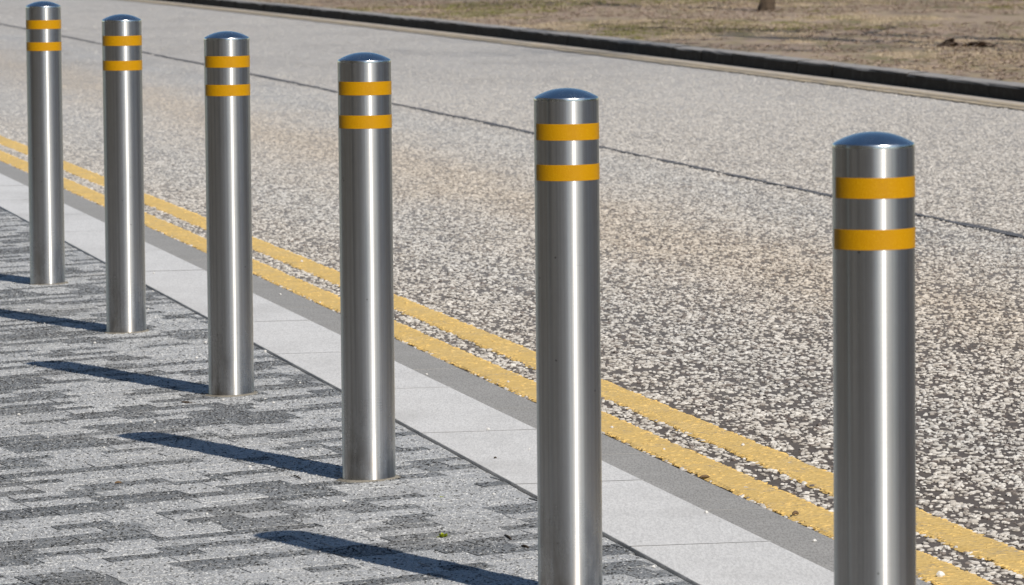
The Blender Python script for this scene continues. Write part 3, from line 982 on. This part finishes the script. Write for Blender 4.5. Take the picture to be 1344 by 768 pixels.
# ------------------------------------------------------------------ added unseen for the steel to mirror: stone buildings behind the pavement, a hedge across the road
def added_building(ya, yb, label):
    bx0, by0 = edge(ya, -7.2); bx1, by1 = edge(yb, -7.2)
    dirv = Vector((bx1 - bx0, by1 - by0, 0)); blen = dirv.length; dirv.normalize()
    nrm = Vector((-dirv.y, dirv.x, 0))
    if nrm.x < 0: nrm = -nrm
    bz = z_pave(bx0, by0) - 0.25
    bld = empty('added_building', (bx0, by0, bz), label, 'building')
    def bvec(u, d, z): return dirv * u + nrm * d + Vector((0, 0, z))
    def bbox(V, Fc, u0, u1, d0, d1, z0, z1):
        b0 = len(V)
        for z in (z0, z1):
            for (u, d) in ((u0, d0), (u1, d0), (u1, d1), (u0, d1)):
                V.append(bvec(u, d, z))
        for f in ((0, 1, 2, 3), (4, 5, 6, 7), (0, 1, 5, 4), (1, 2, 6, 5), (2, 3, 7, 6), (3, 0, 4, 7)):
            Fc.append(tuple(b0 + k for k in f))
    V, Fc = [], []
    bbox(V, Fc, 0, blen, -8, 0, -0.6, 9.5)
    bbox(V, Fc, -0.1, blen + .1, -0.0, 0.06, 3.3, 3.55)
    mesh_obj('wall', V, Fc, M['stone'], bld)
    V, Fc = [], []
    bbox(V, Fc, -0.3, blen + .3, -8.3, 0.3, 9.52, 9.9)
    mesh_obj('roof', V, Fc, M['slate'], bld)
    u = 1.6
    while u < blen - 2:
        for zz, hh in ((0.9, 1.9), (4.4, 2.0), (7.2, 1.6)):
            V, Fc = [], []
            for a, b in ((0, 0.12), (1.08, 1.2)): bbox(V, Fc, u + a, u + b, 0.004, 0.09, zz, zz + hh)
            for a, b in ((0, 0.1), (hh - 0.1, hh)): bbox(V, Fc, u + 0.121, u + 1.079, 0.004, 0.09, zz + a, zz + b)
            w_ = mesh_obj('window', V, Fc, M['frame'], bld)
            V, Fc = [], []
            bbox(V, Fc, u + 0.125, u + 1.075, 0.003, 0.03, zz + 0.105, zz + hh - 0.105)
            mesh_obj('pane', V, Fc, M['pane'], w_)
        u += 2.9
added_building(19.0, 8.2, 'short stone building out of frame, the one nearest the far bollards, added only to be mirrored')
added_building(7.0, 3.9, 'narrowest stone building out of frame between two alleys, added only to be mirrored in the bollards')  # gaps between these added buildings give bright sky streaks in the steel
added_building(3.0, -24.0, 'longest stone building out of frame beyond the second alley, added only to be mirrored')
r = np.random.default_rng(31)
V, Fc = [], []
for q in range(15000):
    c = Vector((r.uniform(15.0, 17.0), r.uniform(-1, 26), 0)); c.z = 0.1 + 4.2 * r.random() ** 0.8 * (0.75 + 0.25 * math.sin(c.y * 0.9) * math.sin(c.y * 0.37 + 1))
    d = Vector(r.normal(0, 1, 3)).normalized(); e = d.cross(Vector(r.normal(0, 1, 3))).normalized()
    L = r.uniform(0.09, 0.2); b0 = len(V)
    V += [c - d * L, c + e * L * .5, c + d * L, c - e * L * .5]; Fc += [(b0, b0 + 1, b0 + 2, b0 + 3)]
hg = mesh_obj('added_hedge', V, Fc, M['added_hedge'])  # added unseen so the posts mirror something dark on this side
tag(hg, 'tall dark evergreen hedge put out of frame across the road to be mirrored on the bollards', 'added_hedge')

# ------------------------------------------------------------------ small loose things
def z_any(x, y):
    o = (x - XC(y)) / math.hypot(1, SL(y))
    if o < A_OFF: return z_pave(x, y)
    if o < B_OFF: return KERB_Z
    if o < 0: return 0.004
    return 0.005
def stone(name, p, size, mat, seed, tall=0.6):
    r = np.random.default_rng(seed)
    V, Fc = [], []
    n = 7; rings = ((0.75, 0.0), (1.0, 0.28), (0.85, 0.62), (0.45, 0.92))
    for s_, z in rings:
        for k in range(n):
            a = 2 * math.pi * (k + r.uniform(-.25, .25)) / n
            q = s_ * r.uniform(0.8, 1.15)
            V.append((0.5 * size * q * math.cos(a), 0.4 * size * q * math.sin(a), size * tall * z * r.uniform(0.85, 1.1)))
    V.append((0, 0, size * tall))
    for l in range(3):
        for k in range(n):
            j = (k + 1) % n
            Fc.append((l * n + k, l * n + j, l * n + n + j, l * n + n + k))
    for k in range(n): Fc.append((3 * n + k, 3 * n + (k + 1) % n, 4 * n))
    Fc.append(tuple(range(n - 1, -1, -1)))
    o = mesh_obj(name, V, Fc, mat)
    o.location = p
    return o
PAVE_CHIPS = [(202, 359), (122.7, 348.6), (204, 417.7), (124.4, 451), (58.4, 425), (200.5, 383), (194.6, 407), (37, 407.5), (123.5, 422), (292.8, 525.5), (348, 524.6), (359, 529.7), (334, 535),
              (258, 470.6), (394, 503), (348, 459), (203, 555.4), (270, 450), (136.7, 588), (171.7, 554.7), (63, 574.7), (328, 613.7), (396.7, 590), (406.7, 633), (271.7, 675), (30, 309), (648, 649),
              (858, 745), (451, 658.7), (25, 545), (233, 420), (330, 470)]
r = random.Random(77)
for i, (u, v) in enumerate(PAVE_CHIPS):
    o = stone('stone_chip', tuple(ground_at(u, v, z_any)), r.uniform(0.005, 0.010), M['white'], 400 + i)
    tag(o, 'small white stone chip lying loose on the grey paving blocks', 'stone', 'loose white chips on the paving')
for i, (u, v) in enumerate([(641, 564.7), (368, 387), (927, 673.5), (1069, 711), (695, 590), (560, 492)]):
    o = stone('stone_chip', tuple(ground_at(u, v, z_any)), r.uniform(0.005, 0.010), M['white'], 450 + i)
    tag(o, 'small white stone chip lying on the pale kerb or its grey channel', 'stone', 'loose white chips on the kerb')
for i, (u, v) in enumerate([(420, 397.5), (396, 343.7), (803, 562), (871.7, 590.4), (667, 502), (1060, 658), (975, 585), (1290, 735)]):
    o = stone('stone_chip', tuple(ground_at(u, v, z_any)), r.uniform(0.006, 0.011), M['white'], 470 + i)
    tag(o, 'small white stone chip stuck on the yellow lines', 'stone', 'loose white chips on the yellow lines')
o = stone('pebble', tuple(ground_at(1234, 757, z_any)), 0.017, M['white'], 499, 0.62)
tag(o, 'white rounded pebble on the yellow line right of the nearest bollard', 'pebble')

def sliver(name, pix, length, width, height, ang, mat, label, cat, curl=0.0):
    """a bit of twig or leaf: a bent tapering bar lying on the ground"""
    p = ground_at(*pix, z_any)
    V, Fc = [], []
    pts = []
    for i in range(9):
        t = i / 8 - 0.5
        a = ang + curl * t
        pts.append(Vector((length * t * math.cos(a), length * t * math.sin(a), height * (0.45 + 0.5 * math.sin(math.pi * (t + 0.5))))))
    tube(V, Fc, pts, [width * (0.35 + 0.65 * math.sin(math.pi * (0.1 + 0.8 * i / 8))) for i in range(9)], 6)
    o = mesh_obj(name, V, Fc, mat, None, True); o.location = p
    return tag(o, label, cat)
sliver('twig', (667, 706), 0.075, 0.0022, 0.003, -1.40, M['twig'], 'dark bark sliver on the blocks between two near bollards, beside the green sprig', 'twig')
sliver('twig', (689, 719), 0.03, 0.0025, 0.004, -1.1, M['twig'], 'short dark crumb of bark on the blocks beside the second bollard from right', 'twig')
sliver('twig', (239, 529.7), 0.07, 0.0018, 0.004, -1.2, M['twig'], 'thin curved twig left of the third bollard foot', 'twig', 2.2)
sliver('twig', (390, 627), 0.07, 0.0018, 0.003, -1.3, M['twig'], 'thin straight twig between a bollard shadow and the fourth bollard', 'twig')
sliver('dead_leaf', (155, 635), 0.014, 0.003, 0.004, 0.2, M['leaf'], 'small brown leaf scrap on the blocks at lower left', 'leaf')
sliver('dead_leaf', (925, 627), 0.02, 0.0035, 0.0035, 0.1, M['leaf'], 'brown leaf scrap lying flat on the near yellow line', 'leaf')
sliver('dead_leaf', (1044, 677), 0.012, 0.004, 0.007, 0.4, M['leaf'], 'dark leaf scrap standing up on the near yellow line', 'leaf')
sliver('twig', (650, 602), 0.006, 0.002, 0.003, 0.3, M['twig'], 'tiny dark crumb on the pale kerb', 'crumb')
def sprig(pix, size, label, seed):
    p = ground_at(*pix, z_any); r = random.Random(seed)
    V, Fc = [], []
    for q in range(26):
        a = r.uniform(0, 6.283); el = r.uniform(0.1, 1.0); L = size * r.uniform(0.5, 1.0); w_ = size * 0.16
        d = Vector((math.cos(a) * math.cos(el), 0.7 * math.sin(a) * math.cos(el), 0.55 * math.sin(el)))
        sd = Vector((-math.sin(a), math.cos(a), r.uniform(-.4, .4))) * w_
        b0 = len(V)
        V += [d * 0.1 * L, d * 0.6 * L + sd, d * L, d * 0.6 * L - sd]
        Fc += [(b0, b0 + 1, b0 + 2), (b0, b0 + 2, b0 + 3)]
    o = mesh_obj('green_sprig', V, Fc, M['moss']); o.location = p
    tag(o, label, 'sprig')
sprig((582, 705), 0.022, 'bright yellow green sprig on the grey blocks', 3)
sprig((580, 653), 0.007, 'tiny dark green weed in a block joint behind the bright sprig', 8)

def leaf_heap(pix, w_, h_, label, seed):
    p = ground_at(*pix, z_grass); r = random.Random(seed)
    V, Fc = [], []
    for q in range(70):
        c = Vector((r.gauss(0, w_ * .35), r.gauss(0, w_ * .25), 0)); c.z = abs(r.gauss(0, 0.4)) * h_ * max(0, 1 - c.length / w_)+0.01
        a = r.uniform(0, 6.283); L = r.uniform(0.02, 0.045)
        u = Vector((math.cos(a), math.sin(a), r.uniform(-.6, .6))) * L; v = Vector((-math.sin(a), math.cos(a), r.uniform(-.6, .6))) * L * 0.55
        b0 = len(V); V += [c - u, c + v, c + u, c - v]; Fc += [(b0, b0 + 1, b0 + 2), (b0, b0 + 2, b0 + 3)]
    o = mesh_obj('leaf_heap', V, Fc, M['heap']); o.location = p
    tag(o, label, 'leaf heap')
leaf_heap((1246, 62), 0.075, 0.075, 'small dark heap of dead leaves on the far grass, left of the other heap', 1)
leaf_heap((1282, 62), 0.15, 0.05, 'wider dark heap of dead leaves on the far grass at upper right', 2)

# ------------------------------------------------------------------ camera
cam = bpy.data.cameras.new('camera')
cam.sensor_fit = 'HORIZONTAL'; cam.sensor_width = 36.0
cam.lens = F_PX / PW * 36.0
cam.clip_start = 0.1; cam.clip_end = 3000
cam.dof.use_dof = True
cam.dof.focus_distance = 10.6
cam.dof.aperture_fstop = cam.lens / 1000.0 / 0.0075
co = bpy.data.objects.new('camera', cam); COL.objects.link(co)
right = Vector((1, 0, 0)); fwd = Vector((0, math.cos(PITCH), -math.sin(PITCH))); down = Vector((0, -math.sin(PITCH), -math.cos(PITCH)))
c, s = math.cos(ROLL), math.sin(ROLL)
r_ = c * right + s * down
d_ = -s * right + c * down
mat = Matrix((( r_.x, -d_.x, -fwd.x, 0), (r_.y, -d_.y, -fwd.y, 0), (r_.z, -d_.z, -fwd.z, CAM_H), (0, 0, 0, 1)))
co.matrix_world = mat
scene.camera = co

# ------------------------------------------------------------------ light
AZ, EL = math.radians(28.5), math.radians(37.5)
to_sun = Vector((math.sin(AZ) * math.cos(EL), -math.cos(AZ) * math.cos(EL), math.sin(EL)))
sun = bpy.data.lights.new('sun', 'SUN')
sun.energy = 4.8; sun.angle = math.radians(0.53); sun.color = (1.0, 0.935, 0.84)
so = bpy.data.objects.new('sun', sun); COL.objects.link(so)
so.rotation_euler = (-to_sun).to_track_quat('-Z', 'Y').to_euler()
so.location = (8, -12, 12)
w = bpy.data.worlds.new('World'); scene.world = w; w.use_nodes = True
nt = w.node_tree
sky = nt.nodes.new('ShaderNodeTexSky'); sky.sky_type = 'NISHITA'; sky.sun_disc = False
sky.sun_elevation = EL
sky.sun_rotation = math.atan2(to_sun.x, to_sun.y)
sky.air_density = 1.0; sky.dust_density = 0.1; sky.ozone_density = 1.5
hs = nt.nodes.new('ShaderNodeHueSaturation'); hs.inputs['Saturation'].default_value = 1.12
nt.links.new(sky.outputs[0], hs.inputs['Color'])
nt.links.new(hs.outputs[0], nt.nodes['Background'].inputs['Color'])
nt.nodes['Background'].inputs['Strength'].default_value = 0.08

scene.view_settings.view_transform = 'Standard'
scene.view_settings.look = 'None'
scene.view_settings.gamma = 1.0
scene.view_settings.exposure = 0.07
scene.render.film_transparent = False
scene.cycles.max_bounces = 6
